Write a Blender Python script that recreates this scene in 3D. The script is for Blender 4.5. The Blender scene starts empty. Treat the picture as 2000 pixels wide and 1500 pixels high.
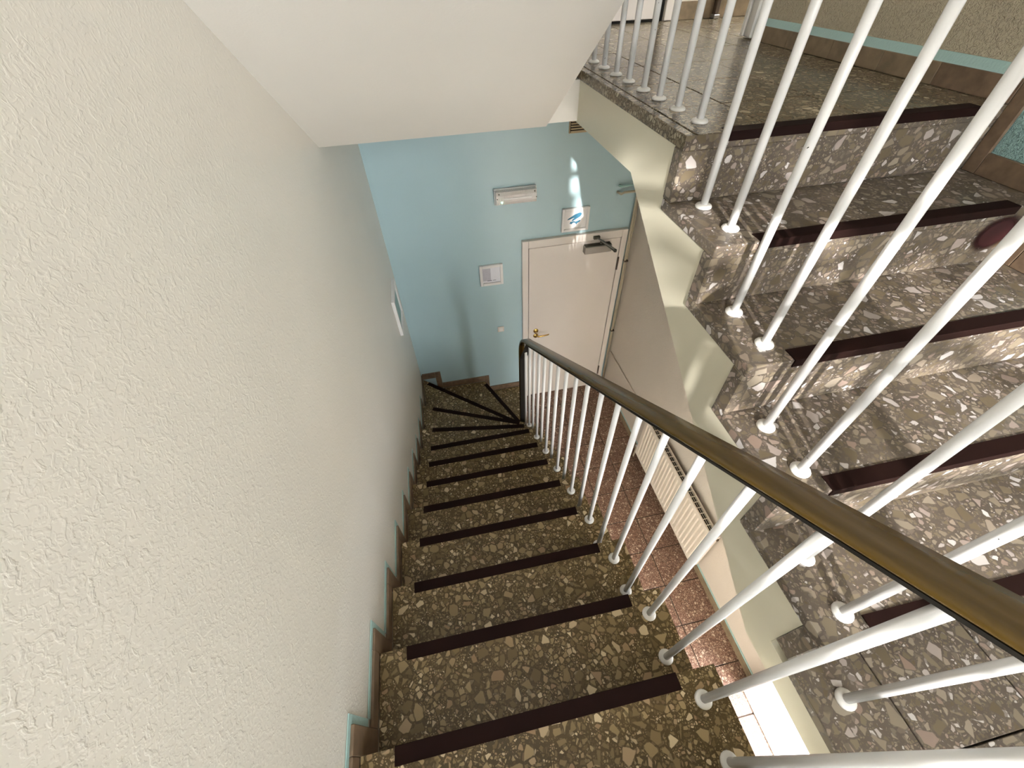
import bpy, bmesh, math, random
from mathutils import Vector, Matrix
random.seed(7)
S = bpy.context.scene
H = 3.571                      # eye height above the lower hall floor; the coordinates below are relative to the eye

# ------------------------------------------------------------------ camera
def cam_rows(p, y, ro):
    f = Vector((math.sin(y)*math.cos(p), math.cos(y)*math.cos(p), -math.sin(p)))
    rt = Vector((math.cos(y), -math.sin(y), 0)); up = rt.cross(f)
    c, s = math.cos(ro), math.sin(ro)
    return c*rt+s*up, -s*rt+c*up, f
cd = bpy.data.cameras.new('camera'); cam = bpy.data.objects.new('camera', cd)
S.collection.objects.link(cam); S.camera = cam
r_, u_, f_ = cam_rows(math.radians(47.04), math.radians(9.87), math.radians(-2.215))
cam.matrix_world = Matrix(((r_.x, u_.x, -f_.x, 0), (r_.y, u_.y, -f_.y, 0), (r_.z, u_.z, -f_.z, H), (0, 0, 0, 1)))
cd.sensor_width = 36; cd.lens = 36*797.87/2000; cd.clip_start = 0.02

# ------------------------------------------------------------------ light and exposure
W = bpy.data.worlds.new('sky'); S.world = W; W.use_nodes = True
bg = W.node_tree.nodes['Background']; bg.inputs[0].default_value = (0.94, 0.975, 1.03, 1); bg.inputs[1].default_value = 18.0
sl = bpy.data.lights.new('sun', 'SUN'); sl.energy = 7.5; sl.angle = 0.009; sl.color = (1.0, 0.965, 0.93)
sun = bpy.data.objects.new('sun', sl); S.collection.objects.link(sun)
sd = Vector((0.24, 1.0, -0.335)); sun.rotation_euler = sd.to_track_quat('-Z', 'Y').to_euler(); sun.location = (-2, -8, H+4)
def portal(cx, cy, cz, sx, sz, rot):
    l = bpy.data.lights.new('portal', 'AREA'); l.shape = 'RECTANGLE'; l.size = sx; l.size_y = sz; l.cycles.is_portal = True
    o = bpy.data.objects.new('portal', l); S.collection.objects.link(o); o.location = (cx, cy, cz+H); o.rotation_euler = rot
portal(0.61, -2.69, 0.555, 2.00, 1.60, (math.radians(90), 0, 0))
portal(0.40, -0.985, -2.52, 1.02, 2.12, (math.radians(90), 0, 0))
portal(1.79, -0.375, -2.47, 0.92, 2.18, (math.radians(90), 0, math.radians(90)))
portal(3.42, 2.68, 1.62, 0.86, 1.34, (math.radians(90), 0, math.radians(90)))
vs = S.view_settings; vs.view_transform = 'Standard'; vs.look = 'None'; vs.gamma = 1; vs.use_curve_mapping = False; vs.exposure = 0.58

# ------------------------------------------------------------------ materials
def new_mat(name):
    m = bpy.data.materials.new(name); m.use_nodes = True; nt = m.node_tree
    return m, nt, nt.nodes['Principled BSDF']
def N(nt, t, **kw):
    n = nt.nodes.new(t)
    for k, v in kw.items(): setattr(n, k, v)
    return n
def math_(nt, op, a, b=None, clamp=False):
    n = N(nt, 'ShaderNodeMath', operation=op, use_clamp=clamp)
    for i, v in enumerate((a, b)):
        if v is None: continue
        if hasattr(v, 'links'): nt.links.new(v, n.inputs[i])
        else: n.inputs[i].default_value = v
    return n.outputs[0]
def mixc(nt, fac, a, b):
    n = N(nt, 'ShaderNodeMix', data_type='RGBA')
    for i, v in ((0, fac), (6, a), (7, b)):
        if hasattr(v, 'links'): nt.links.new(v, n.inputs[i])
        else: n.inputs[i].default_value = v if i == 0 else (*v, 1)
    return n.outputs[2]
def ramp(nt, fac, stops):
    n = N(nt, 'ShaderNodeValToRGB'); e = n.color_ramp.elements
    while len(e) < len(stops): e.new(0.5)
    for el, (p, c) in zip(e, stops): el.position = p; el.color = (*c, 1)
    nt.links.new(fac, n.inputs[0]); return n.outputs[0]
def coords(nt, rnd=True):
    g = N(nt, 'ShaderNodeNewGeometry').outputs['Position']
    if not rnd: return g
    oi = N(nt, 'ShaderNodeObjectInfo')
    v = N(nt, 'ShaderNodeVectorMath', operation='SCALE'); v.inputs[0].default_value = (13.1, 7.7, 5.3)
    nt.links.new(oi.outputs['Random'], v.inputs['Scale'])
    a = N(nt, 'ShaderNodeVectorMath', operation='ADD'); nt.links.new(g, a.inputs[0]); nt.links.new(v.outputs[0], a.inputs[1])
    return a.outputs[0]
def noise(nt, vec, scale, detail=2, dist=0, out='Fac'):
    n = N(nt, 'ShaderNodeTexNoise'); n.inputs['Scale'].default_value = scale; n.inputs['Detail'].default_value = detail
    n.inputs['Distortion'].default_value = dist; nt.links.new(vec, n.inputs['Vector']); return n.outputs[out]
def bump(nt, b, h, dist, strength=1.0):
    n = N(nt, 'ShaderNodeBump'); n.inputs['Distance'].default_value = dist; n.inputs['Strength'].default_value = strength
    nt.links.new(h, n.inputs['Height']); nt.links.new(n.outputs[0], b.inputs['Normal'])
def smooth(nt, x, a, b):
    n = N(nt, 'ShaderNodeMapRange', interpolation_type='SMOOTHSTEP'); n.inputs[1].default_value = 0; n.inputs[2].default_value = 1
    nt.links.new(x, n.inputs[0]); n.inputs[1].default_value = a; n.inputs[2].default_value = b; return n.outputs[0]

def terrazzo(name, ground, chips, k=1.0, rough=0.33, dens=(0.42, 0.68, 0.76)):
    m, nt, b = new_mat(name)
    c = coords(nt)
    nz = noise(nt, c, 45*k, 2, 0, 'Color')
    s = N(nt, 'ShaderNodeVectorMath', operation='SCALE'); s.inputs['Scale'].default_value = 0.007/k; nt.links.new(nz, s.inputs[0])
    a = N(nt, 'ShaderNodeVectorMath', operation='ADD'); nt.links.new(c, a.inputs[0]); nt.links.new(s.outputs[0], a.inputs[1])
    vec = a.outputs[0]
    g = ramp(nt, noise(nt, c, 9, 3), [(0.3, tuple(x*0.8 for x in ground)), (0.7, tuple(x*1.2 for x in ground))])
    col = g
    for sc, dn, t0 in ((150*k, dens[2], 0.05), (66*k, dens[1], 0.05), (33*k, dens[0], 0.045)):
        ve = N(nt, 'ShaderNodeTexVoronoi', feature='DISTANCE_TO_EDGE'); ve.inputs['Scale'].default_value = sc; nt.links.new(vec, ve.inputs['Vector'])
        vf = N(nt, 'ShaderNodeTexVoronoi', feature='F1'); vf.inputs['Scale'].default_value = sc; nt.links.new(vec, vf.inputs['Vector'])
        sp = N(nt, 'ShaderNodeSeparateColor'); nt.links.new(vf.outputs['Color'], sp.inputs[0])
        thr = math_(nt, 'ADD', math_(nt, 'MULTIPLY', sp.outputs[2], 0.14), t0)
        e = math_(nt, 'MULTIPLY', math_(nt, 'SUBTRACT', ve.outputs['Distance'], thr), 28.0, True)
        sel = math_(nt, 'LESS_THAN', sp.outputs[0], dn)
        mask = math_(nt, 'MULTIPLY', e, sel)
        col = mixc(nt, math_(nt, 'MULTIPLY', sel, 0.7), col, g)
        col = mixc(nt, mask, col, ramp(nt, sp.outputs[1], chips))
    nt.links.new(col, b.inputs['Base Color']); b.inputs['Roughness'].default_value = rough
    b.inputs['Specular IOR Level'].default_value = 0.4
    bump(nt, b, noise(nt, c, 120, 2), 0.0006, 0.5)
    return m
CH = [(0.0, (0.150, 0.100, 0.040)), (0.40, (0.255, 0.182, 0.084)), (0.66, (0.39, 0.292, 0.152)), (0.80, (0.33, 0.210, 0.112)), (1.0, (0.72, 0.60, 0.39))]
M = {}
M['terrazzo'] = terrazzo('brown_terrazzo', (0.080, 0.052, 0.018), CH)
M['terrazzo_grey'] = terrazzo('grey_brown_terrazzo', (0.112, 0.090, 0.071), [(p, (c[0]*0.79, c[1]*0.90, c[2]*1.34)) for p, c in CH], 0.95)
M['terrazzo_red'] = terrazzo('reddish_terrazzo_tile', (0.115, 0.055, 0.036), [(0, (0.22, 0.12, 0.085)), (0.5, (0.34, 0.21, 0.15)), (1, (0.55, 0.42, 0.32))], 1.7, 0.35)
M['terrazzo_olive'] = terrazzo('olive_terrazzo_tile', (0.095, 0.072, 0.042), [(0, (0.16, 0.12, 0.075)), (0.5, (0.25, 0.20, 0.13)), (1, (0.42, 0.36, 0.25))], 1.3, 0.22)

def plaster(name, colr, bscale=60, bdist=0.00036, rough=0.42, worm=True):
    m, nt, b = new_mat(name); c = coords(nt, False)
    v = noise(nt, c, 1.3, 3)
    nt.links.new(ramp(nt, v, [(0.3, tuple(x*0.965 for x in colr)), (0.7, tuple(min(1, x*1.03) for x in colr))]), b.inputs['Base Color'])
    b.inputs['Roughness'].default_value = rough; b.inputs['Specular IOR Level'].default_value = 0.45
    if worm:
        h1 = smooth(nt, noise(nt, c, bscale, 3, 0.9), 0.50, 0.66)
        h2 = smooth(nt, noise(nt, c, bscale*2.3, 2, 0.4), 0.48, 0.64)
        big = noise(nt, c, 14, 2)
        h = math_(nt, 'ADD', math_(nt, 'MULTIPLY', h1, math_(nt, 'ADD', big, 0.3)), math_(nt, 'MULTIPLY', h2, 0.45))
    else:
        h = noise(nt, c, bscale, 3)
    bump(nt, b, h, bdist)
    return m
M['cream'] = plaster('cream_textured_plaster', (0.77, 0.735, 0.66), rough=0.33)
M['cream_rough'] = plaster('cream_pitted_plaster', (0.52, 0.46, 0.33), 90, 0.002, 0.6)
M['lobby_wall'] = plaster('beige_fine_plaster', (0.70, 0.62, 0.53), 110, 0.001, 0.6)
M['panel'] = plaster('smooth_pale_yellow_paint', (0.70, 0.66, 0.52), 25, 0.0004, 0.3, False)
M['ceil'] = plaster('white_smooth_ceiling_paint', (0.78, 0.745, 0.68), 160, 0.0003, 0.6, False)
M['blue'] = plaster('pale_turquoise_gloss_paint', (0.44, 0.595, 0.63), 150, 0.0004, 0.32, False)
M['turq'] = plaster('turquoise_edge_paint', (0.40, 0.585, 0.56), 150, 0.001, 0.5, False)
M['turq_rough'] = plaster('turquoise_pitted_plaster', (0.33, 0.52, 0.50), 120, 0.003, 0.55)

def plain(name, colr, rough=0.45, metal=0.0, spec=0.5, var=0.06, vscale=14):
    m, nt, b = new_mat(name); c = coords(nt)
    v = noise(nt, c, vscale, 3)
    nt.links.new(ramp(nt, v, [(0.3, tuple(x*(1-var) for x in colr)), (0.7, tuple(min(1, x*(1+var)) for x in colr))]), b.inputs['Base Color'])
    b.inputs['Roughness'].default_value = rough; b.inputs['Metallic'].default_value = metal; b.inputs['Specular IOR Level'].default_value = spec
    return m
M['skirt'] = plain('brown_stone_skirting', (0.185, 0.125, 0.080), 0.45, 0, 0.4, 0.22, 30)
M['skirt_tan'] = plain('tan_stone_skirting', (0.25, 0.185, 0.115), 0.45, 0, 0.4, 0.2, 22)
M['strip'] = plain('dark_brown_anti_slip_strip', (0.013, 0.0042, 0.003), 0.7, 0, 0.12, 0.1)
M['white_paint'] = plain('white_enamel_paint', (0.74, 0.725, 0.69), 0.28, 0, 0.5, 0.02)
M['white_door'] = plain('off_white_door_paint', (0.74, 0.68, 0.62), 0.4, 0, 0.5, 0.015, 3)
M['white_frame'] = plain('white_plastic', (0.80, 0.78, 0.76), 0.4, 0, 0.5, 0.02)
M['paper'] = plain('white_paper', (0.78, 0.78, 0.82), 0.7, 0, 0.2, 0.02)
M['grey_print'] = plain('grey_print', (0.52, 0.51, 0.56), 0.7, 0, 0.2, 0.06, 60)
M['ink'] = plain('dark_ink', (0.22, 0.22, 0.27), 0.7, 0, 0.2, 0.05)
M['icon'] = plain('blue_print', (0.045, 0.17, 0.27), 0.6, 0, 0.3, 0.05)
M['brass'] = plain('polished_brass', (0.70, 0.47, 0.14), 0.22, 1.0, 0.5, 0.05)
M['steel'] = plain('grey_metal', (0.36, 0.34, 0.31), 0.4, 0.6, 0.5, 0.05)
M['dark_metal'] = plain('dark_green_grey_metal', (0.085, 0.085, 0.065), 0.42, 0.4, 0.5, 0.08)
M['hinge'] = plain('bronze_hinge', (0.12, 0.09, 0.07), 0.4, 0.6)
M['pipe'] = plain('cream_painted_pipe', (0.48, 0.42, 0.30), 0.4, 0, 0.5, 0.05)
M['rad'] = plain('cream_radiator_enamel', (0.76, 0.68, 0.58), 0.35, 0, 0.5, 0.02)
M['dark'] = plain('black_gap', (0.02, 0.018, 0.015), 0.8, 0, 0.2)
M['grille'] = plain('beige_vent_plastic', (0.46, 0.36, 0.22), 0.55)
M['grout'] = plain('dark_grout', (0.055, 0.038, 0.028), 0.85, 0, 0.2)
M['bark'] = plain('tree_bark', (0.12, 0.085, 0.055), 0.9, 0, 0.2, 0.3, 20)
M['leaf'] = plain('green_leaves', (0.09, 0.17, 0.035), 0.5, 0, 0.3, 0.25, 5)
M['ground'] = plain('light_paving', (0.40, 0.37, 0.32), 0.8, 0, 0.2, 0.15, 4)

def handrail_mat():
    m, nt, b = new_mat('olive_brown_plastic_rail'); c = coords(nt)
    mp = N(nt, 'ShaderNodeMapping'); mp.inputs['Scale'].default_value = (40, 3, 4); nt.links.new(c, mp.inputs[0])
    nt.links.new(ramp(nt, noise(nt, mp.outputs[0], 1.0, 3, 0.5), [(0.3, (0.092, 0.056, 0.012)), (0.7, (0.125, 0.076, 0.018))]), b.inputs['Base Color'])
    b.inputs['Roughness'].default_value = 0.27; return m
M['rail'] = handrail_mat()
def baluster_mat():   # white enamel with a few black chips knocked out of the paint
    m, nt, b = new_mat('chipped_white_enamel'); c = coords(nt)
    n1 = noise(nt, c, 95, 2); n2 = noise(nt, c, 7, 1)
    k = math_(nt, 'MULTIPLY', math_(nt, 'GREATER_THAN', n1, 0.755), math_(nt, 'GREATER_THAN', n2, 0.58))
    nt.links.new(mixc(nt, k, (0.76, 0.755, 0.745), (0.03, 0.025, 0.02)), b.inputs['Base Color'])
    b.inputs['Roughness'].default_value = 0.26; return m
M['baluster'] = baluster_mat()
def glass_mat():
    m, nt, b = new_mat('clear_window_glass'); nt.nodes.remove(b)
    t = N(nt, 'ShaderNodeBsdfTransparent'); g = N(nt, 'ShaderNodeBsdfGlossy'); g.inputs['Roughness'].default_value = 0.02
    x = N(nt, 'ShaderNodeMixShader'); x.inputs[0].default_value = 0.06
    nt.links.new(t.outputs[0], x.inputs[1]); nt.links.new(g.outputs[0], x.inputs[2]); nt.links.new(x.outputs[0], nt.nodes['Material Output'].inputs[0]); return m
M['glass'] = glass_mat()
def led_mat():
    m, nt, b = new_mat('green_status_light'); b.inputs['Base Color'].default_value = (0.3, 0.9, 0.6, 1)
    b.inputs['Emission Color'].default_value = (0.35, 1.0, 0.65, 1); b.inputs['Emission Strength'].default_value = 3.0; return m
M['led'] = led_mat()
def lens_mat():
    m, nt, b = new_mat('clear_prismatic_cover'); b.inputs['Base Color'].default_value = (0.80, 0.75, 0.72, 1)
    b.inputs['Roughness'].default_value = 0.12; b.inputs['Coat Weight'].default_value = 0.5
    w = N(nt, 'ShaderNodeTexWave'); w.inputs['Scale'].default_value = 40; nt.links.new(coords(nt), w.inputs['Vector']); bump(nt, b, w.outputs['Fac'], 0.002); return m
M['lens'] = lens_mat()
def stain_mat():
    m, nt, b = new_mat('dark_red_smear'); b.inputs['Base Color'].default_value = (0.03, 0.0005, 0.0015, 1); b.inputs['Roughness'].default_value = 0.6
    tc = N(nt, 'ShaderNodeTexCoord'); mp = N(nt, 'ShaderNodeMapping'); mp.inputs['Location'].default_value = (-1, 0, -1); mp.inputs['Scale'].default_value = (2, 0, 2)
    nt.links.new(tc.outputs['Generated'], mp.inputs[0])
    gr = N(nt, 'ShaderNodeTexGradient', gradient_type='SPHERICAL'); nt.links.new(mp.outputs[0], gr.inputs[0])
    nt.links.new(smooth(nt, gr.outputs['Fac'], 0.02, 0.5), b.inputs['Alpha']); return m
M['stain'] = stain_mat()

# ------------------------------------------------------------------ geometry helpers (coordinates relative to the eye)
COL = S.collection
def link(o, parent=None):
    COL.objects.link(o)
    if parent: o.parent = parent
    return o
def wloc(o):
    v = Vector(o.location)
    while o.parent: o = o.parent; v += o.location
    return v
def tag(o, label=None, cat=None, group=None, kind=None):
    if label: o['label'] = label
    if cat: o['category'] = cat
    if group: o['group'] = group
    if kind: o['kind'] = kind
    return o
def empty(name, x, y, z, **kw):
    o = bpy.data.objects.new(name, None); o.location = (x, y, z+H); o.empty_display_size = 0.1
    link(o); return tag(o, **kw)
def make(name, bm, mat, parent=None, sm=False, **kw):
    bmesh.ops.recalc_face_normals(bm, faces=bm.faces)
    xs = [v.co for v in bm.verts]
    c = Vector([(min(v[i] for v in xs)+max(v[i] for v in xs))/2 for i in range(3)])
    for v in bm.verts: v.co -= c
    me = bpy.data.meshes.new(name); bm.to_mesh(me); bm.free()
    me.materials.append(M[mat])
    if sm:
        for p in me.polygons: p.use_smooth = True
    o = bpy.data.objects.new(name, me); link(o, parent)
    w = c + Vector((0, 0, H)); o.location = w - (wloc(parent) if parent else Vector())
    return tag(o, **kw)
def bm_box(bm, x0, x1, y0, y1, z0, z1, bev=0.0, seg=1):
    b2 = bmesh.new(); bmesh.ops.create_cube(b2, size=1)
    for v in b2.verts: v.co = Vector(((x0+x1)/2+v.co.x*(x1-x0), (y0+y1)/2+v.co.y*(y1-y0), (z0+z1)/2+v.co.z*(z1-z0)))
    if bev: bmesh.ops.bevel(b2, geom=b2.edges[:], offset=bev, segments=seg, affect='EDGES', profile=0.5)
    me = bpy.data.meshes.new('t'); b2.to_mesh(me); b2.free(); bm.from_mesh(me); bpy.data.meshes.remove(me); return bm
def box(name, mat, parent, x0, x1, y0, y1, z0, z1, bev=0.0, seg=1, **kw):
    return make(name, bm_box(bmesh.new(), x0, x1, y0, y1, z0, z1, bev, seg), mat, parent, **kw)
def bm_prism(bm, pts, d):      # planar polygon extruded by vector d
    d = Vector(d); a = [bm.verts.new(p) for p in pts]; b = [bm.verts.new(Vector(p)+d) for p in pts]; n = len(pts)
    bm.faces.new(a); bm.faces.new(b[::-1])
    for i in range(n): bm.faces.new((a[i], b[i], b[(i+1) % n], a[(i+1) % n]))
    return bm
def prism(name, mat, parent, pts, d, **kw): return make(name, bm_prism(bmesh.new(), pts, d), mat, parent, **kw)
def bm_tube(bm, path, r, n=10, caps=True):
    path = [Vector(p) for p in path]; rings = []; ref = None
    for i, p in enumerate(path):
        t = (path[min(i+1, len(path)-1)]-path[max(i-1, 0)]).normalized()
        if ref is None: ref = t.orthogonal().normalized()
        ref = (ref - t*ref.dot(t)).normalized(); bi = t.cross(ref)
        rr = r[i] if isinstance(r, (list, tuple)) else r
        rings.append([bm.verts.new(p+ref*rr*math.cos(2*math.pi*k/n)+bi*rr*math.sin(2*math.pi*k/n)) for k in range(n)])
    for a, b in zip(rings, rings[1:]):
        for k in range(n): bm.faces.new((a[k], a[(k+1) % n], b[(k+1) % n], b[k]))
    if caps: bm.faces.new(rings[0][::-1]); bm.faces.new(rings[-1])
    return bm
def tube(name, mat, parent, path, r, n=10, **kw): return make(name, bm_tube(bmesh.new(), path, r, n), mat, parent, True, **kw)
def bm_lathe(bm, c, prof, n=16, axis='z'):   # prof: (radius, height) from bottom to top
    c = Vector(c); rings = []
    for r, h in prof:
        ring = []
        for k in range(n):
            a = 2*math.pi*k/n; x, y = r*math.cos(a), r*math.sin(a)
            ring.append(bm.verts.new(c + (Vector((x, y, h)) if axis == 'z' else Vector((x, -h, y)))))
        rings.append(ring)
    for a, b in zip(rings, rings[1:]):
        for k in range(n): bm.faces.new((a[k], a[(k+1) % n], b[(k+1) % n], b[k]))
    bm.faces.new(rings[0][::-1]); bm.faces.new(rings[-1]); return bm
def bm_sweep(bm, path, prof, side):           # profile (across, up) swept along a path; side = fixed sideways vector or list
    path = [Vector(p) for p in path]; rings = []
    for i, p in enumerate(path):
        t = (path[min(i+1, len(path)-1)]-path[max(i-1, 0)]).normalized()
        s = Vector(side[i] if isinstance(side, list) else side); s = (s - t*s.dot(t)).normalized(); u = s.cross(t)
        rings.append([bm.verts.new(p+s*a+u*b) for a, b in prof])
    n = len(prof)
    for a, b in zip(rings, rings[1:]):
        for k in range(n): bm.faces.new((a[k], a[(k+1) % n], b[(k+1) % n], b[k]))
    bm.faces.new(rings[0][::-1]); bm.faces.new(rings[-1]); return bm

G, R = 0.25, 0.17
XL, XE = -0.402, 0.549           # main flight: skirting face, well-side edge
UX, UW = 0.655, 1.622            # upper flight: well-side edge, skirting face
WL, WR, WF, WB = -0.414, 1.636, 3.083, -2.60   # wall planes
FL = -3.571                      # lower hall floor
ML = -1.191                      # half landing
UL = -0.341                      # upper landing
Y1 = 0.095                       # first nosing of the descending flight
TZ = lambda k: ML - R*k          # tread level, k = 1..13
NY = lambda k: Y1 + G*(k-1)      # nosing of tread k (straight part, k <= 8)

# ------------------------------------------------------------------ shell
box('wall_left', 'cream', None, WL-0.16, WL, WB-0.1, WF+0.14, FL-0.2, 2.3, kind='structure', label='long cream wall with rough roller-textured plaster beside the descending stairs')
box('wall_far', 'blue', None, WL, WR, WF, WF+0.14, FL-0.2, -0.45, kind='structure', label='pale turquoise painted wall at the foot of the stairs')
box('wall_far', 'cream', None, WL, 3.3, WF, WF+0.14, -0.45, 2.3, kind='structure', label='wall behind the upper landing')
wrl = empty('wall_right', WR, 1.5, FL, kind='structure', label='beige hall wall behind the radiator')
for a in ((0.09, WF+0.14, FL-0.2, -0.45), (-1.0, -0.84, FL-0.2, -0.45), (-0.84, 0.09, -1.36, -0.45), (-0.84, 0.09, FL-0.2, FL-0.004)):
    box('wall_section', 'lobby_wall', wrl, WR, WR+0.14, *a)
wr = box('wall_right', 'cream_rough', None, WR, WR+0.14, WB-0.1, 2.27, -0.45, 2.3, kind='structure', label='pitted cream wall beside the upper landing')
box('wall_right', 'turq_rough', None, WR, WR+0.14, WB-0.1, -1.0, FL-0.2, -0.45, kind='structure', label='wall beside the half landing')
# turquoise lower part of the wall beside the rising flight
prism('dado', 'turq_rough', wr, [(WR-0.002, -0.6, -1.19), (WR-0.002, 0.05, -1.19), (WR-0.002, 1.02, -0.53), (WR-0.002, 1.02, -0.30), (WR-0.002, 0.2, -0.80), (WR-0.002, -0.6, -1.0)], (0.004, 0, 0))
prism('plaster_edge', 'cream', wr, [(WR-0.0030, 0.3, -0.74), (WR-0.0030, 1.00, -0.279), (WR-0.0030, 1.02, -0.235), (WR-0.0030, 0.3, -0.66)], (0.004, 0, 0), label='ragged white plaster edge')
# corridor to the right of the landing
box('wall_right', 'cream', None, WR, WR+0.14, 2.36, WF, 1.75, 2.3, kind='structure', label='lintel over the corridor opening')
box('wall_near', 'cream', None, WR+0.14, 3.3, 2.16, 2.27, -0.45, 2.3, kind='structure', label='near wall of the side corridor')
box('wall_end', 'cream', None, 3.3, 3.4, 2.16, WF+0.14, -0.45, 0.95, kind='structure', label='corridor end wall below an unseen opening added for daylight')  # left open above, an added gap that lights the corridor
# back wall of the half landing with a tall window, and a glazed opening added below it to brighten the hall
bw = empty('wall_back', 0.6, WB, ML, kind='structure', label='wall behind the half landing with a tall window opening')
WX0, WX1, WZ0, WZ1 = -0.38, 1.60, -0.24, 1.35
for a in ((WL, WX0, ML-0.2, 2.3), (WX1, WR, ML-0.2, 2.3), (WX0, WX1, ML-0.2, WZ0), (WX0, WX1, WZ1, 2.3)):
    box('wall_section', 'cream', bw, a[0], a[1], WB-0.1, WB, a[2], a[3])
lb = empty('wall_back', 0.6, -0.87, FL, kind='structure', label='hall wall with an added glazed opening that brightens the hall')
for a in ((WL, -0.10, FL-0.2, ML-0.133), (1.40, WR, FL-0.2, ML-0.133), (0.91, 1.40, FL-0.2, ML-0.133), (-0.10, 0.91, -1.44, ML-0.133)):
    box('wall_section', 'lobby_wall', lb, a[0], a[1], -0.96, -0.863, a[2], a[3])
w2 = empty('hall_fill_opening', 0.40, -0.9, FL, kind='structure', label='unseen full-height glazed opening added to brighten the hall')  # unseen glazing, added to bring more daylight into the hall
for x in (-0.10, 0.38, 0.87): box('window_bar', 'white_paint', w2, x, x+0.04, -0.94, -0.90, FL, -1.44, 0.003)
for a, b in ((-0.06, 0.38), (0.42, 0.87)): box('pane', 'glass', w2, a, b, -0.922, -0.918, FL+0.005, -1.445)
w1 = empty('window_1', 0.7, WB, WZ0, kind='structure', label='tall stairwell window with white bars behind the half landing')
box('window_sill', 'white_paint', w1, WX0-0.04, WX1+0.04, WB-0.02, WB+0.10, WZ0-0.03, WZ0, 0.004)
for x in (WX0, 0.26, 0.90, WX1-0.05): box('window_bar', 'white_paint', w1, x, x+0.05, WB-0.08, WB-0.03, WZ0, WZ1, 0.004)
for z in (WZ0, 0.72, WZ1-0.05): box('window_rail', 'white_paint', w1, WX0, WX1, WB-0.075, WB-0.035, z, z+0.05, 0.004)
for a, b in ((WX0+0.05, 0.26), (0.31, 0.90), (0.95, WX1-0.05)):
    for c, d in ((WZ0+0.05, 0.72), (0.77, WZ1-0.05)): box('pane', 'glass', w1, a, b, WB-0.058, WB-0.052, c, d)
t1 = empty('trim_1', 1.6, -0.37, FL, kind='structure', label='white casing of the bright open doorway in the hall wall')
for a, b in ((-0.860, -0.825), (0.085, 0.122)): box('casing_post', 'white_paint', t1, 1.556, WR+0.10, a, b, FL+0.001, -1.36, 0.003)
box('casing_head', 'white_paint', t1, 1.556, WR+0.10, -0.8245, 0.0845, -1.42, -1.36, 0.003)
box('threshold', 'white_paint', t1, 1.556, WR+0.14, -0.8245, 0.0845, FL-0.003, FL+0.012, 0.003)
box('ground', 'ground', None, -14, 14, -22, -0.97, FL-0.22, FL-0.02, kind='structure', label='pale paving below the stairwell window')
box('ground', 'ground', None, WR+0.14, 14, -0.97, 6, FL-0.22, FL-0.02, kind='structure', label='pale paving outside the hall doorway')
box('ceiling', 'ceil', None, WL, 3.3, WB-0.1, WF+0.14, 2.3, 2.4, kind='structure', label='flat ceiling over the stairwell')
# sloped underside of the next flight
sof = lambda y: -0.535+(1.94-y)*0.645
prism('ceiling', 'ceil', None, [(WL, 1.94, sof(1.94)), (WL, WB, sof(WB)), (WL, WB, sof(WB)+0.2), (WL, 1.94, sof(1.94)+0.19)], (0.53-WL, 0, 0), kind='structure', label='sloping white underside of the flight overhead')

# ------------------------------------------------------------------ floors with single tiles
def tiles(parent, mat, xs, ys, z, th=0.012, gap=0.0018, jit=0.0006):
    for a, b in zip(xs, xs[1:]):
        for c, d in zip(ys, ys[1:]):
            dz = random.uniform(-jit, jit)
            box('tile', mat, parent, a+gap, b-gap, c+gap, d-gap, z-th, z+dz, 0.0012)
lf = empty('floor', 1.0, 1.0, FL, kind='structure', label='lower hall floor of reddish terrazzo tiles with dark joints')
box('grout_bed', 'grout', lf, WL, WR, -0.96, WF, FL-0.2, FL-0.004)
tiles(lf, 'terrazzo_red', [0.466, 0.756, 1.046, 1.336, WR-0.002], [0.52+0.29*i for i in range(-5, 9)]+[WF-0.002], FL, 0.012, 0.0036)
ms = empty('floor', 0.6, -0.7, ML, kind='structure', label='half landing floor of grey-brown terrazzo with slab edge')
box('landing_slab', 'panel', ms, WL, WR, WB, -0.155, -1.323, ML-0.034); box('landing_slab', 'panel', ms, 0.66, WR, -0.155, 0.05, -1.323, ML-0.034)
box('edge_slab', 'terrazzo_grey', ms, UX, 0.835, -0.452, 0.049, ML-0.034, ML, 0.003, 2); box('edge_slab', 'terrazzo_grey', ms, UX, 0.835, WB, -0.4535, ML-0.034, ML, 0.003)
box('edge_slab', 'terrazzo_grey', ms, WL+0.012, UX-0.001, WB, -0.155, ML-0.034, ML, 0.003)
tiles(ms, 'terrazzo_grey', [0.836, 1.126, 1.416, WR-0.002], [WB, -2.192, -1.902, -1.612, -1.322, -1.032, -0.742, -0.452, -0.162, 0.049], ML, 0.033)
us = empty('floor', 1.1, 2.0, UL, kind='structure', label='upper landing floor of olive-brown terrazzo tiles behind white balusters')
box('landing_slab', 'panel', us, 0.66, WR, 1.336, WF, -0.525, UL-0.034)
box('landing_slab', 'ceil', us, WL, 0.66, 1.92, WF, -0.519, UL-0.034)
box('landing_slab', 'panel', us, WR, 3.3, 2.27, WF, -0.527, UL-0.034)
box('edge_slab', 'terrazzo_olive', us, UX, 0.684, 1.052, 1.915, UL-0.034, UL, 0.003, 2); box('edge_slab', 'terrazzo_olive', us, UX-0.0, 0.684, 1.9165, WF-0.002, UL-0.034, UL, 0.003)
tiles(us, 'terrazzo_olive', [0.686, 0.90, 1.19, 1.48, WR-0.002], [1.052, 1.30, 1.595, 1.888, 2.18, 2.472, 2.764, WF-0.002], UL, 0.033)
tiles(us, 'terrazzo_olive', [WL+0.012, -0.124, 0.166, 0.456, UX-0.002], [1.94, 2.18, 2.472, 2.764, WF-0.002], UL, 0.033)
tiles(us, 'terrazzo_olive', [WR+0.002, 1.92, 2.21, 2.5, 2.79, 3.298], [2.27, 2.472, 2.764, WF-0.002], UL, 0.033)

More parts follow.
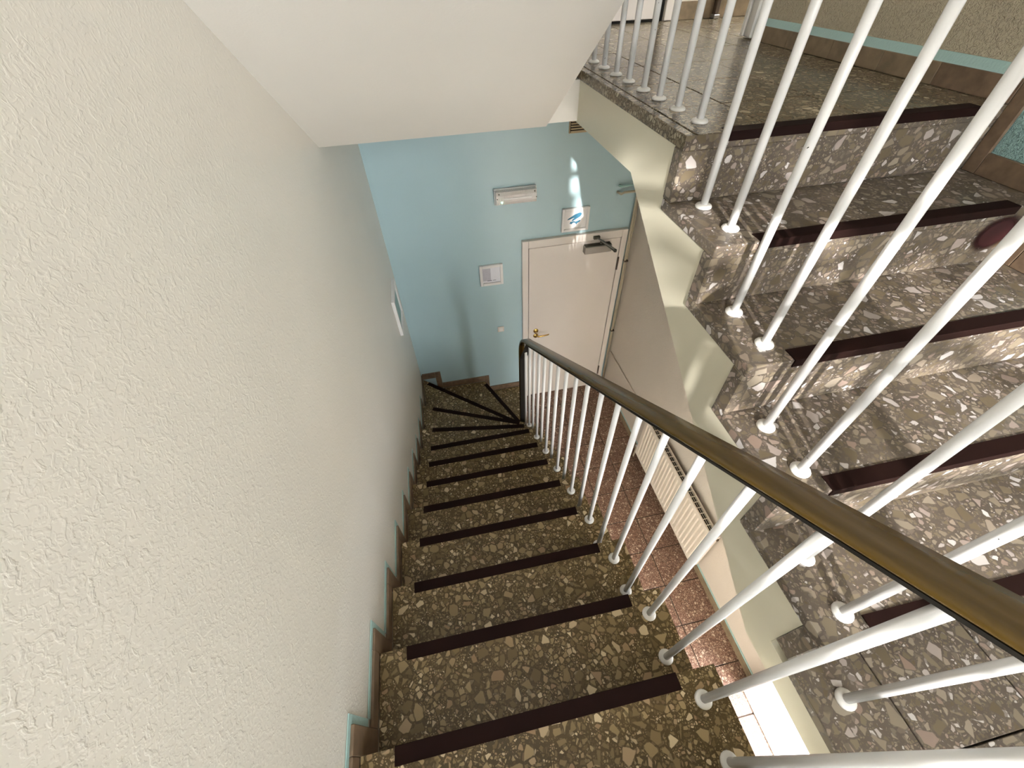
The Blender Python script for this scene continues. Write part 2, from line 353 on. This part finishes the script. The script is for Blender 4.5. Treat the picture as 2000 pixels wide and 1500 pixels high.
# ------------------------------------------------------------------ descending staircase
st = empty('staircase', 0.07, 1.2, FL, label='brown terrazzo staircase with dark nosing strips winding down to the white door', cat='staircase')
TH = 0.033
def strip_line(parent, a, b, z, nrm, w=0.036, drop=0.020, t=0.0022):
    # L-shaped nosing strip from a to b (plan points on the nosing line); nrm points out over the lower step
    a, b, n = Vector((*a, 0)), Vector((*b, 0)), Vector((*nrm, 0)).normalized()
    pr = [(-w, t), (0.002, t), (0.0032, 0.0008), (0.0032, -drop), (0.0002, -drop), (0.0002, 0.0002), (-w, 0.0002)]
    pts = [a+n*p+Vector((0, 0, z+q)) for p, q in pr]
    return prism('nosing_strip', 'strip', parent, pts, b-a)
ends = {}                       # nosing end points in plan: (wall end, well end)
for k in range(1, 9): ends[k] = ((XL+0.002, NY(k)), (XE, NY(k)))
ends[9] = ((XL+0.002, 2.163), (XE, 2.006)); ends[10] = ((XL+0.002, 2.565), (XE, 2.142))
ends[11] = ((-0.40, 3.070), (XE, 2.235)); ends[12] = ((0.235, 3.070), (0.535, 2.36)); ends[13] = ((0.655, 3.070), (0.545, 2.47))
ends[0] = ((XL+0.002, NY(0)), (XE, NY(0)))
def along(k, t0, t1):
    a, b = Vector(ends[k][0]), Vector(ends[k][1]); return tuple(a+(b-a)*t0), tuple(a+(b-a)*t1)
for k in range(1, 14):
    (pa, pb), (ca, cb) = ends[k-1], ends[k]
    poly = [pa, pb, cb, ca]
    z = TZ(k)
    tr = prism('tread', 'terrazzo', st, [(p[0], p[1], z-TH) for p in poly], (0, 0, TH))
    a, b = Vector(ca), Vector(cb); d = (b-a).normalized(); n = Vector((-d.y, d.x)) if k < 12 else Vector((-d.y, d.x))
    if (n.x, n.y) == (0, 0): n = Vector((0, 1))
    low = [Vector(p) for p in (pa, pb)]
    if (low[0]+low[1]-a-b).dot(n) > 0: n = -n
    if k <= 8: s0, s1 = (-0.317, NY(k)), (0.437, NY(k))
    elif k == 9: s0, s1 = along(9, 0.095, 0.885)
    elif k == 10: s0, s1 = along(10, 0.10, 0.885)
    elif k == 11: s0, s1 = along(11, 0.06, 0.90)
    elif k == 12: s0, s1 = along(12, 0.055, 0.90)
    else: s0, s1 = along(13, 0.1, 0.95)
    strip_line(tr, s0, s1, z, n)
    # riser plate below the nosing
    zl = (TZ(k+1) if k < 13 else FL)
    rp = [(*a, z-TH), (*b, z-TH), (*b, zl), (*a, zl)]
    prism('riser', 'terrazzo', st, rp, (*(-n*0.03), 0))
# supporting body under the straight flight and under the winders
prism('stair_body', 'panel', st, [(XL+0.004, -0.155, ML-0.035)]+[q for k in range(1, 9) for q in ((XL+0.004, NY(k-1), TZ(k)-TH-0.001), (XL+0.004, NY(k)-0.031, TZ(k)-TH-0.001))]
      + [(XL+0.004, NY(8)-0.031, TZ(9)-0.12), (XL+0.004, -0.155, -1.60)], (XE-0.008-XL, 0, 0))
for k in (9, 10, 11, 12, 13):
    (pa, pb), (ca, cb) = ends[k-1], ends[k]
    sh = lambda p, q: (p[0]+(q[0]-p[0])*0.05, p[1]+(q[1]-p[1])*0.05)
    cen = ((pa[0]+pb[0]+ca[0]+cb[0])/4, (pa[1]+pb[1]+ca[1]+cb[1])/4)
    poly = [sh(p, cen) for p in (pa, pb, cb, ca)]
    zb = FL if k > 11 else TZ(k)-0.30
    prism('winder_block', 'panel', st, [(p[0], p[1], zb) for p in poly], (0, 0, TZ(k)-TH-0.001-zb))
# stepped stone skirting on the left wall, with a line of turquoise paint round it
SK, FW, PB = 0.058, 0.062, 0.020
for k in range(1, 12):
    z = TZ(k)
    yn = NY(k) if k <= 8 else ends[k][0][1]
    yp = (NY(k-1) if k <= 9 else ends[k-1][0][1])
    fw = FW if k < 9 else 0.045
    if k < 11:
        box('skirting_tile', 'skirt', st, WL+0.003, XL, yp+(FW if k > 1 else 0)+0.001, yn+0.0, z+0.0006, z+SK, 0.0015)
        box('skirting_tile', 'skirt', st, WL+0.003, XL, yn+0.001, yn+fw, z-R+0.0006, z+SK, 0.0015)
        bm = bm_box(bmesh.new(), WL+0.0015, WL+0.0040, yp+(FW if k > 1 else 0)+PB, yn+fw+PB, z+SK, z+SK+PB)
        bm_box(bm, WL+0.0015, WL+0.0040, yn+fw, yn+fw+PB, z+SK-R+PB, z+SK)
        make('paint_border', bm, 'turq', st)
    else:
        box('skirting_tile', 'skirt', st, WL+0.003, XL, yp+fw+0.001, WF-0.001, z+0.0006, z+SK, 0.0015)
# skirting on the turquoise wall
yb = WF-0.012
box('skirting_tile', 'skirt', st, WL+0.012, -0.272, yb, WF-0.0005, TZ(11)+0.0006, TZ(11)+0.075, 0.0015)
box('skirting_tile', 'skirt', st, -0.271, -0.215, yb, WF-0.0005, TZ(12)+0.0006, TZ(11)+0.075, 0.0015)
box('skirting_tile', 'skirt', st, -0.214, 0.235, yb, WF-0.0005, TZ(12)+0.0006, TZ(12)+0.075, 0.0015)
box('skirting_tile', 'skirt', st, 0.236, 0.286, yb, WF-0.0005, TZ(13)+0.0006, TZ(12)+0.075, 0.0015)
box('skirting_tile', 'skirt', st, 0.287, 0.655, yb, WF-0.0005, TZ(13)+0.0006, TZ(13)+0.068, 0.0015)

# ------------------------------------------------------------------ rising staircase
su = empty('staircase', 1.14, 0.55, ML, label='short grey-brown terrazzo flight rising on the right to the tiled landing', cat='staircase')
UY = lambda k: 0.051+G*(k-1)
UZ = lambda k: ML+R*k
for k in range(1, 6):
    y, z = UY(k), UZ(k)
    if k < 5:
        tr = box('tread', 'terrazzo_grey', su, UX, WR-0.0035, y, UY(k+1)+0.045, z-TH, z, 0.004, 2)
        ow = tr
    rs = box('riser', 'terrazzo_grey', su, UX+0.0005, WR-0.0035, y+0.0015, y+0.048, z-R+0.0005, (z-TH-0.0005) if k < 5 else UL-0.0345, 0.003, 1)
    strip_line(ow if k < 5 else rs, (0.771, y), (1.535, y), z, (0, -1))
    if k == 4:
        bm = bm_box(bmesh.new(), 1.455, 1.60, y-0.0035, y-0.001, -0.645, -0.525); make('stain', bm, 'stain', rs, label='dark red smear')
# landing nosing slab under the top strip
box('nosing_slab', 'terrazzo_grey', su, UX, WR-0.0035, UY(5), 1.0515, UL-0.034, UL, 0.0005)
zz = [(0.66, 0.144, -1.323), (0.66, 1.336, -0.525), (0.66, 1.336, -0.376), (0.66, 1.10, -0.376)]
zz += [(0.66, 1.10, -0.545), (0.66, 0.850, -0.545), (0.66, 0.850, -0.715), (0.66, 0.600, -0.715), (0.66, 0.600, -0.885), (0.66, 0.350, -0.885), (0.66, 0.350, -1.055), (0.66, 0.10, -1.055), (0.66, 0.10, -1.224), (0.66, 0.051, -1.224), (0.66, 0.051, -1.323)]
prism('stringer', 'panel', su, zz, (WR-0.6645, 0, 0))
for k in range(1, 6):            # stepped skirting along the right wall
    y, z = UY(k), UZ(k)
    box('skirting_tile', 'skirt', su, UW, WR-0.0035, y-0.040, y, z-R+0.0006, z+SK, 0.0015)
    y2 = UY(k+1)-0.041 if k < 5 else 1.30
    box('skirting_tile', 'skirt', su, UW, WR-0.0035, y+0.001, y2, z+0.0006, z+SK, 0.0015)
bs = empty('baseboard_right', UW, 1.8, UL, kind='structure', label='tan stone skirting with a turquoise band along the landing wall')
for a, b in ((1.301, 1.52), (1.521, 1.76), (1.761, 2.02), (2.021, 2.265)): box('skirting_tile', 'skirt_tan', bs, UW, WR+0.003, a, b, UL+0.0006, UL+SK, 0.0015)
prism('paint_band', 'turq', bs, [(WR-0.010, 0.99, UL+SK), (WR+0.003, 0.99, UL+SK), (WR+0.003, 0.99, UL+SK+0.027), (WR-0.001, 0.99, UL+SK+0.025)], (0, 1.275, 0))
bf = empty('baseboard_far', 2.2, WF, UL, kind='structure', label='tan stone skirting at the back of the upper landing')
for a, b in ((1.606, 1.86), (1.861, 2.15), (2.151, 2.45)): box('skirting_tile', 'skirt_tan', bf, a, b, WF-0.012, WF+0.003, UL+0.0006, UL+0.085, 0.0015)
bl = empty('baseboard_right', WR, 1.5, FL, kind='structure', label='brown stone skirting below the radiator in the lower hall')
ys = [0.13, 0.375, 0.665, 0.955, 1.245, 1.535, 1.825, 2.115, 2.405, 2.695, 2.98]
for a, b in zip(ys, ys[1:]): box('skirting_tile', 'skirt_tan', bl, WR-0.010, WR+0.003, a+0.001, b, FL+0.0006, FL+0.075, 0.0015)
box('paint_band', 'turq', bl, WR-0.004, WR+0.003, 0.13, 2.98, FL+0.075, FL+0.093)

# ------------------------------------------------------------------ railings
RH = 0.845                       # rail axis above the nosing line
PROF = []
for i in range(9):
    a = math.pi*i/8; PROF.append((0.0285*math.cos(a), 0.002+0.0145*math.sin(a)))
PROF += [(-0.0285, -0.007), (-0.023, -0.013), (0.023, -0.013), (0.0285, -0.007)]
FLP = [(0.022, 0.0), (0.0225, 0.003), (0.0205, 0.0065), (0.015, 0.0088), (0.0118, 0.0095)]
def baluster(parent, x, y, z0, z1, r=0.0098):
    b = tube('baluster', 'baluster', parent, [(x, y, z0+0.002), (x, y, z1)], r, 14)
    make('flange', bm_lathe(bmesh.new(), (x, y, z0+0.0003), FLP, 18), 'white_paint', b, True)
def bez(p0, p1, p2, n=7):
    p0, p1, p2 = map(Vector, (p0, p1, p2)); return [tuple(p0*(1-t)**2+p1*2*t*(1-t)+p2*t*t) for t in [i/(n-1) for i in range(n)]]
XB = 0.481
rz = lambda y: TZ(1)+RH+(Y1-y)*0.68
rl = empty('stair_railing', XB, 1.0, FL, label='olive-brown handrail on white balusters down the well side of the lower stairs', cat='railing')
path = [(XB, 2.247, TZ(11)+0.002), (XB, 2.247, -2.30)] + bez((XB, 2.247, -2.12), (XB, 2.247, rz(2.21)), (XB, 2.03, rz(2.03)), 9) + [(XB, 1.5, rz(1.5)), (XB, 0.8, rz(0.8)), (XB, 0.3, rz(0.3)), (XB, -0.06, rz(-0.06))]
path += bez((XB, -0.14, rz(-0.14)), (XB, -0.24, rz(-0.24)), (XB+0.06, -0.30, rz(-0.27)), 5)
side = [(1, 0, 0)]*len(path)
make('handrail', bm_sweep(bmesh.new(), path, PROF, side), 'rail', rl, True)
make('rail_bar_lip_shade', bm_sweep(bmesh.new(), [(XB, 2.225, TZ(11)+0.03), (XB, 2.225, -2.16), (XB, 2.02, rz(2.02)-0.017), (XB, 1.0, rz(1.0)-0.017), (XB, -0.1, rz(-0.1)-0.017)], [(0.0245, 0.003), (-0.0245, 0.003), (-0.0245, -0.003), (0.0245, -0.003)], (1, 0, 0)), 'dark', rl)  # flat bar, widened so its black edge draws the shade under the rail lip
for j in range(-1, 18):
    y = 0.029+0.1236*j
    k = 1
    while k < 9 and y > NY(k): k += 1
    if y > 2.02: k = 10
    baluster(rl, XB, y, TZ(k), rz(y)-0.014)
ru = empty('stair_railing', 0.74, 1.0, ML, label='tall white balusters on the right flight and along the upper landing edge', cat='railing')
uy = [-0.039, 0.100, 0.222, 0.362, 0.492, 0.617, 0.748, 0.876, 1.010, 1.150, 1.278, 1.402, 1.520, 1.648, 1.768, 1.900, 2.022]
ul = [0, 1, 1, 2, 2, 3, 3, 4, 4] + [5]*8
urz = lambda y: ML+0.87+(y+0.039)*0.68 if y < 1.10 else ML+0.87+1.139*0.68
for y, k in zip(uy, ul):
    x = 0.735 if k < 5 else 0.743+0.006*(y-1.15)
    baluster(ru, x, y, UZ(k), urz(y)-0.014)
pu = [(0.735, -0.13, urz(-0.13)), (0.735, 0.5, urz(0.5)), (0.735, 1.02, urz(1.02))] + bez((0.736, 1.06, urz(1.06)), (0.738, 1.10, urz(1.10)), (0.739, 1.15, urz(1.15)), 4) + [(0.748, 2.03, urz(2))]
pu = bez((XB+0.09, -0.32, rz(-0.27)), (0.735, -0.34, urz(-0.3)+0.1), (0.735, -0.17, urz(-0.17)), 6) + pu
make('handrail', bm_sweep(bmesh.new(), pu, PROF, (1, 0.001, 0)), 'rail', ru, True)

# ------------------------------------------------------------------ white door in the turquoise wall
d1 = empty('door_1', 1.1, WF, FL, kind='structure', label='off-white flush door with brass lever handle in the turquoise wall')
yd = WF-0.022
box('door_frame', 'white_door', d1, 0.660, 0.714, WF-0.034, WF+0.01, FL+0.001, -1.655, 0.003); box('door_frame', 'white_door', d1, 1.532, 1.582, WF-0.034, WF+0.01, FL+0.001, -1.655, 0.003)
box('door_frame', 'white_door', d1, 0.7145, 1.5315, WF-0.034, WF+0.01, -1.722, -1.655, 0.003)
box('gap', 'dark', d1, 0.714, 1.532, WF-0.008, WF+0.008, FL+0.001, -1.722)
leaf = box('door_leaf', 'white_door', d1, 0.719, 1.5275, WF-0.028, WF-0.006, FL+0.006, -1.727, 0.003)
hy = WF-0.028
for z in (-2.615, -2.678): make('rosette', bm_lathe(bmesh.new(), (0.792, hy, z), [(0.026, 0), (0.026, 0.005), (0.020, 0.010), (0.008, 0.011)], 18, 'y'), 'brass', leaf, True)
tube('lever_handle', 'brass', leaf, [(0.792, hy-0.008, -2.650), (0.793, hy-0.045, -2.650), (0.805, hy-0.055, -2.650), (0.86, hy-0.056, -2.648), (0.905, hy-0.052, -2.646), (0.915, hy-0.046, -2.646)], [0.008, 0.008, 0.0085, 0.007, 0.006, 0.005], 10)
tube('key_barrel', 'brass', leaf, [(0.792, hy-0.009, -2.618), (0.792, hy-0.022, -2.618)], 0.008, 10)
for z in (-1.97, -3.32): tube('hinge', 'hinge', d1, [(1.530, WF-0.038, z-0.06), (1.530, WF-0.038, z+0.06)], 0.008, 10)
dc = empty('door_closer', 1.32, WF-0.03, -1.80, label='grey overhead closer with a folding arm at the top of the white door', cat='door closer')
box('closer_body', 'steel', dc, 1.192, 1.432, WF-0.085, WF-0.029, -1.815, -1.752, 0.004)
box('top_cover', 'dark_metal', dc, 1.198, 1.426, WF-0.080, WF-0.033, -1.752, -1.746, 0.001)
make('pivot', bm_lathe(bmesh.new(), (1.345, WF-0.058, -1.746), [(0.016, 0), (0.016, 0.02), (0.010, 0.026)], 14), 'dark_metal', dc, True)
bm = bm_sweep(bmesh.new(), [(1.345, WF-0.058, -1.722), (1.375, WF-0.16, -1.722), (1.392, WF-0.235, -1.722)], [(0.013, 0.004), (-0.013, 0.004), (-0.013, -0.004), (0.013, -0.004)], (1, 0.2, 0)); make('main_arm', bm, 'dark_metal', dc)
make('elbow', bm_lathe(bmesh.new(), (1.392, WF-0.235, -1.730), [(0.013, 0), (0.013, 0.018), (0.007, 0.022)], 12), 'dark_metal', dc, True)
bm = bm_sweep(bmesh.new(), [(1.392, WF-0.235, -1.712), (1.30, WF-0.05, -1.690)], [(0.008, 0.003), (-0.008, 0.003), (-0.008, -0.003), (0.008, -0.003)], (1, 0.4, 0)); make('fore_arm', bm, 'steel', dc)
box('arm_bracket', 'dark_metal', dc, 1.270, 1.325, WF-0.058, WF-0.034, -1.702, -1.678, 0.002)

# ------------------------------------------------------------------ things on the walls
el = empty('emergency_light', 0.61, WF, -1.31, label='slim white emergency light fitting with a green status light on the turquoise wall', cat='emergency light')
box('base', 'white_frame', el, 0.452, 0.775, WF-0.025, WF, -1.338, -1.222, 0.004)
cov = make('cover', bm_prism(bmesh.new(), [(0.460, WF-0.025, -1.334), (0.460, WF-0.062, -1.322), (0.460, WF-0.070, -1.30), (0.460, WF-0.070, -1.255), (0.460, WF-0.058, -1.232), (0.460, WF-0.025, -1.227)], (0.307, 0, 0)), 'lens', el)
box('tube_lamp', 'white_frame', cov, 0.515, 0.73, WF-0.074, WF-0.069, -1.288, -1.272, 0.002)
make('status_light', bm_lathe(bmesh.new(), (0.502, WF-0.0702, -1.302), [(0.007, 0), (0.006, 0.004), (0.003, 0.006)], 12, 'y'), 'led', cov, True)
for x, z in ((0.482, -1.243), (0.752, -1.243), (0.468, -1.275), (0.765, -1.285)): make('screw', bm_lathe(bmesh.new(), (x, WF-0.0665, z), [(0.005, 0), (0.004, 0.006), (0.002, 0.0065)], 8, 'y'), 'hinge', el)
def frame(name, label, cat, x0, x1, z0, z1, w, matf):
    t = empty(name, (x0+x1)/2, WF, z0, label=label, cat=cat)
    d = 0.026
    box('frame_side', matf, t, x0, x0+w, WF-d, WF, z0, z1, 0.003); box('frame_side', matf, t, x1-w, x1, WF-d, WF, z0, z1, 0.003)
    box('frame_side', matf, t, x0+w+0.0005, x1-w-0.0005, WF-d, WF, z0, z0+w, 0.003); box('frame_side', matf, t, x0+w+0.0005, x1-w-0.0005, WF-d, WF, z1-w, z1, 0.003)
    return t, box('backing', 'white_frame', t, x0+w-0.002, x1-w+0.002, WF-0.010, WF-0.001, z0+w-0.002, z1-w+0.002)
cs, bk = frame('camera_sign', 'white framed sign with a blue surveillance camera symbol above the door', 'sign', 0.992, 1.220, -1.622, -1.430, 0.020, 'white_frame')
def xz(pts, y=WF-0.0102): return [(x, y, z) for x, z in pts]
ico = prism('camera_symbol', 'icon', bk, xz([(1.040, -1.528), (1.046, -1.518), (1.105, -1.484), (1.140, -1.474), (1.156, -1.478), (1.158, -1.492), (1.146, -1.508), (1.112, -1.526), (1.090, -1.538), (1.076, -1.536), (1.078, -1.530), (1.100, -1.512), (1.060, -1.524)]), (0, -0.0008, 0))
prism('bracket_symbol', 'icon', bk, xz([(1.066, -1.545), (1.062, -1.560), (1.080, -1.564), (1.090, -1.552), (1.108, -1.556), (1.118, -1.572), (1.126, -1.560), (1.146, -1.550), (1.152, -1.540), (1.146, -1.536), (1.112, -1.546), (1.090, -1.540)]), (0, -0.0008, 0))
ns, bk = frame('notice_frame', 'small white framed notice half grey half white left of the door', 'notice', 0.290, 0.492, -2.030, -1.835, 0.024, 'white_frame')
box('paper', 'paper', ns, 0.312, 0.470, WF-0.0125, WF-0.0105, -2.004, -1.861)
box('grey_print', 'grey_print', ns, 0.316, 0.385, WF-0.0135, WF-0.0127, -1.985, -1.868)
bm = bm_box(bmesh.new(), 0.352, 0.392, WF-0.0142, WF-0.0137, -1.990, -1.982); bm_box(bm, 0.400, 0.428, WF-0.0142, WF-0.0137, -1.988, -1.983); make('print_line', bm, 'ink', ns)
for x, z in ((0.39, -1.847), (0.39, -2.018)): make('clip', bm_box(bmesh.new(), x-0.004, x+0.004, WF-0.022, WF-0.018, z-0.006, z+0.006), 'ink', ns)
sw = empty('light_switch', 0.447, WF, -2.575, label='small square cream light switch beside the door frame', cat='light switch')
box('switch_plate', 'white_door', sw, 0.415, 0.477, WF-0.010, WF, -2.579, -2.519, 0.003); box('rocker', 'white_frame', sw, 0.428, 0.464, WF-0.015, WF-0.0095, -2.567, -2.531, 0.003)
vg = empty('vent_grille', 1.09, WF, -0.90, label='small beige slatted vent at the top of the turquoise wall', cat='vent')
box('vent_frame', 'grille', vg, 1.005, 1.185, WF-0.012, WF, -0.905, -0.80, 0.002)
box('opening', 'dark', vg, 1.012, 1.178, WF-0.0128, WF-0.0119, -0.899, -0.806)  # black sheet standing in for the shade between the slats
for i in range(6): box('slat', 'grille', vg, 1.015, 1.175, WF-0.020, WF-0.0130, -0.897+0.016*i, -0.888+0.016*i, 0.001)
pf = empty('picture_frame', WL, 2.7, -2.03, label='square white picture frame with a teal print on the left wall low down', cat='picture frame')
y0, y1, z0, z1, w = 2.555, 2.875, -2.035, -1.725, 0.028
for a in ((y0, y0+w, z0, z1), (y1-w, y1, z0, z1), (y0+w+0.0005, y1-w-0.0005, z0, z0+w), (y0+w+0.0005, y1-w-0.0005, z1-w, z1)): box('frame_side', 'white_frame', pf, WL+0.0006, WL+0.024, *a, 0.002)
box('print', 'turq_rough', pf, WL+0.001, WL+0.012, y0+w-0.002, y1-w+0.002, z0+w-0.002, z1-w+0.002)
pp = empty('heating_pipe', 1.6, 3.04, FL, label='cream painted heating pipe running down the corner beside the door', cat='pipe')
px, py = 1.592, WF-0.045
tube('riser_pipe', 'pipe', pp, [(1.44, WF, -1.350), (1.455, py, -1.350), (1.48, py, -1.340)]+[(1.575, py, -1.340)]+bez((1.58, py, -1.340), (px, py, -1.340), (px, py, -1.352), 4)+[(px, py, -1.5), (px+0.012, py, FL+0.002)], 0.0095, 10)
tube('return_pipe', 'pipe', pp, [(1.616, py+0.012, -1.30), (1.616, py+0.012, FL+0.002)], 0.008, 10)
tube('pipe_sleeve', 'turq', pp, [(1.448, WF-0.001, -1.30), (1.452, WF-0.03, -1.30), (1.57, WF-0.032, -1.292)], 0.0085, 10)
for z in (-1.95, -2.75): box('pipe_clip', 'hinge', pp, px-0.006, px+0.030, py-0.014, py+0.016, z-0.008, z+0.008, 0.002)
tube('branch_pipe', 'lobby_wall', pp, [(WR-0.009, 3.02, -3.04), (WR-0.009, 2.05, -3.02)], 0.0085, 10)

# radiator
rd = empty('radiator', 1.56, 1.4, FL, label='long cream ribbed panel radiator with a slotted top grille on the hall wall', cat='radiator')
rx0, rx1, ry0, ry1, rz0, rz1 = 1.545, 1.600, 0.875, 1.975, -3.425, -2.885
pb = bmesh.new(); prof = []; n = 26; pitch = (ry1-ry0-0.05)/n
prof.append((ry0, 0.0)); y = ry0+0.025
for i in range(n):
    for t, dpt in ((0.12, 0), (0.28, 0.010), (0.60, 0.010), (0.76, 0)): prof.append((y+pitch*t, dpt))
    y += pitch
prof.append((ry1, 0.0))
zs = [(rz0, 0), (rz0+0.028, 0), (rz0+0.045, 1), (rz1-0.065, 1), (rz1-0.048, 0), (rz1, 0)]
grid = [[pb.verts.new((rx0+d*f, yy, z)) for yy, d in prof] for z, f in zs]
for a, b in zip(grid, grid[1:]):
    for i in range(len(prof)-1): pb.faces.new((a[i], a[i+1], b[i+1], b[i]))
pan = make('front_panel', pb, 'rad', rd)
box('back_panel', 'rad', rd, rx1-0.010, rx1, ry0, ry1, rz0, rz1-0.01, 0.002)
for a, b in ((ry0-0.004, ry0+0.002), (ry1-0.002, ry1+0.004)):
    box('side_panel', 'rad', rd, rx0, rx1, a, b, rz0+0.0, rz1, 0.001)
bm = bm_box(bmesh.new(), rx0+0.012, rx1-0.011, ry0+0.003, ry1-0.003, rz1-0.016, rz1-0.012); make('grille_shadow', bm, 'dark', rd)
gr = bmesh.new()
bm_box(gr, rx0, rx0+0.006, ry0, ry1, rz1-0.004, rz1); bm_box(gr, rx1-0.006, rx1, ry0, ry1, rz1-0.004, rz1)
for i in range(25):
    yy = ry0+0.004+i*(ry1-ry0-0.012)/24; bm_box(gr, rx0, rx1, yy, yy+0.0045, rz1-0.006, rz1-0.001)
for i in range(2): bm_box(gr, rx0+0.020+i*0.014, rx0+0.0215+i*0.014, ry0, ry1, rz1-0.006, rz1-0.003)
make('top_grille', gr, 'rad', rd)
for y in (1.1, 1.75): box('wall_bracket', 'rad', rd, rx1, WR-0.001, y-0.015, y+0.015, rz0+0.1, rz1-0.08)
tube('valve', 'white_frame', rd, [(1.575, ry1+0.004, rz0+0.04), (1.575, ry1+0.05, rz0+0.04)], 0.014, 12)
tube('feed_pipe', 'pipe', rd, [(1.575, ry1+0.045, rz0+0.04), (1.575, ry1+0.048, FL+0.001)], 0.008, 10)
make('bleed_valve', bm_box(bmesh.new(), 1.584, 1.598, ry0-0.014, ry0-0.004, rz1-0.05, rz1-0.03, 0.002), 'hinge', rd)

# door and corridor opening on the upper landing
d2 = empty('door_2', 1.2, WF, UL, kind='structure', label='white door at the back of the upper landing behind the balusters')
box('door_leaf', 'white_door', d2, 0.74, 1.512, WF-0.02, WF+0.006, UL+0.014, 1.66, 0.003); box('gap', 'dark', d2, 0.735, 1.52, WF-0.012, WF+0.004, UL+0.001, UL+0.013)
box('gap', 'dark', d2, 1.5125, 1.548, WF-0.008, WF+0.006, UL+0.001, 1.66)
box('door_frame', 'white_door', d2, 1.549, 1.604, WF-0.035, WF+0.006, UL+0.004, 1.72, 0.003); box('door_frame', 'white_door', d2, 0.675, 0.733, WF-0.035, WF+0.006, UL+0.004, 1.72, 0.003)
box('door_frame', 'white_door', d2, 0.734, 1.548, WF-0.035, WF+0.006, 1.661, 1.72, 0.003)
t2 = empty('trim_2', WR, 2.31, UL, kind='structure', label='white grooved casing of the corridor opening beside the landing wall')
box('casing_post', 'white_paint', t2, WR-0.022, WR+0.165, 2.272, 2.305, UL+0.006, 1.75, 0.004); box('casing_post', 'white_paint', t2, WR-0.014, WR+0.155, 2.306, 2.332, UL+0.006, 1.75, 0.003); box('casing_post', 'white_paint', t2, WR-0.022, WR+0.165, 2.333, 2.360, UL+0.006, 1.75, 0.004)
box('casing_head', 'white_paint', t2, WR-0.022, WR+0.165, 2.361, WF-0.037, 1.70, 1.75, 0.003)
dp = empty('door_stop', 1.89, WF, UL, label='dark narrow door stop post against the corridor skirting', cat='door stop')
box('post', 'hinge', dp, 1.868, 1.893, WF-0.05, WF-0.013, UL+0.02, UL+0.13, 0.003); box('foot', 'steel', dp, 1.862, 1.899, WF-0.06, WF-0.012, UL+0.001, UL+0.02, 0.003)

# ------------------------------------------------------------------ tree outside the window that dapples the sun
tr = empty('tree', 0.9, -6.6, FL, label='leafy tree standing outside the stairwell window', cat='tree')
tube('trunk', 'bark', tr, [(0.9, -6.6, FL-0.03), (0.92, -6.6, -1.5), (0.85, -6.55, 0.6), (0.7, -6.5, 2.4), (0.72, -6.5, 4.2)], [0.17, 0.14, 0.11, 0.08, 0.03], 10)
for p in ([(0.85, -6.55, 0.7), (0.2, -6.3, 1.25), (-0.45, -6.2, 1.55), (-1.1, -6.1, 1.75)], [(0.82, -6.54, 1.0), (1.5, -6.4, 1.7), (2.2, -6.3, 2.2)], [(0.75, -6.5, 1.8), (0.1, -6.6, 2.6), (-0.5, -6.6, 3.2)], [(0.72, -6.5, 2.2), (1.3, -6.7, 3.1), (1.7, -6.8, 3.7)], [(0.2, -6.3, 1.25), (-0.2, -6.1, 1.15), (-0.75, -6.0, 1.22)]):
    tube('branch', 'bark', tr, p, [0.05, 0.035, 0.022, 0.010][:len(p)], 8)
lv = bmesh.new()
def leaf_at(c, s):
    q = Matrix.Rotation(random.uniform(0, 6.28), 3, 'Z') @ Matrix.Rotation(random.uniform(-1.2, 1.2), 3, 'X') @ Matrix.Rotation(random.uniform(0, 6.28), 3, 'Y')
    v = [lv.verts.new(Vector(c)+q @ Vector(p)*s) for p in ((0, -1, 0), (0.5, 0, 0.1), (0, 1, 0), (-0.5, 0, 0.1))]
    lv.faces.new(v)
blobs = [((-0.25, -6.4, 2.85), (1.25, 0.8, 0.88), 4500), ((-0.12, -6.4, 1.97), (0.62, 0.6, 0.22), 420), ((-0.92, -6.3, 2.18), (0.26, 0.5, 0.20), 130), ((-0.8, -6.2, 1.62), (0.55, 0.4, 0.25), 75), ((-1.08, -6.2, 1.10), (0.27, 0.3, 0.28), 420), ((-1.20, -6.4, 2.33), (0.27, 0.4, 0.16), 220), ((-1.24, -6.2, 1.60), (0.11, 0.3, 0.17), 120), ((0.3, -6.5, 3.7), (1.0, 0.9, 0.6), 800)]
for c, rr, n in blobs:
    for _ in range(n):
        d = Vector((random.gauss(0, 1), random.gauss(0, 1), random.gauss(0, 1))).normalized()*random.random()**0.4
        leaf_at((c[0]+d.x*rr[0], c[1]+d.y*rr[1], c[2]+d.z*rr[2]), random.uniform(0.05, 0.085))
make('foliage', lv, 'leaf', tr, kind='stuff')
# ------------------------------------------------------------------ unseen low block added to keep direct sun out of the hall
gb = empty('sun_blocker', -4.4, -11.0, FL, label='plain rendered outbuilding added unseen to keep low sun out of the hall', cat='building')
box('wall', 'lobby_wall', gb, -8.0, -0.40, -13.0, -9.0, FL-0.02, 1.10)
box('roof', 'bark', gb, -8.1, -0.36, -13.1, -8.92, 1.10, 1.23, 0.01)
for x in (-6.6, -3.4):
    w_ = box('window', 'white_paint', gb, x-0.55, x+0.55, -9.0, -8.95, -1.9, -0.7, 0.01); box('pane', 'dark', w_, x-0.45, x+0.45, -8.955, -8.945, -1.8, -0.8)
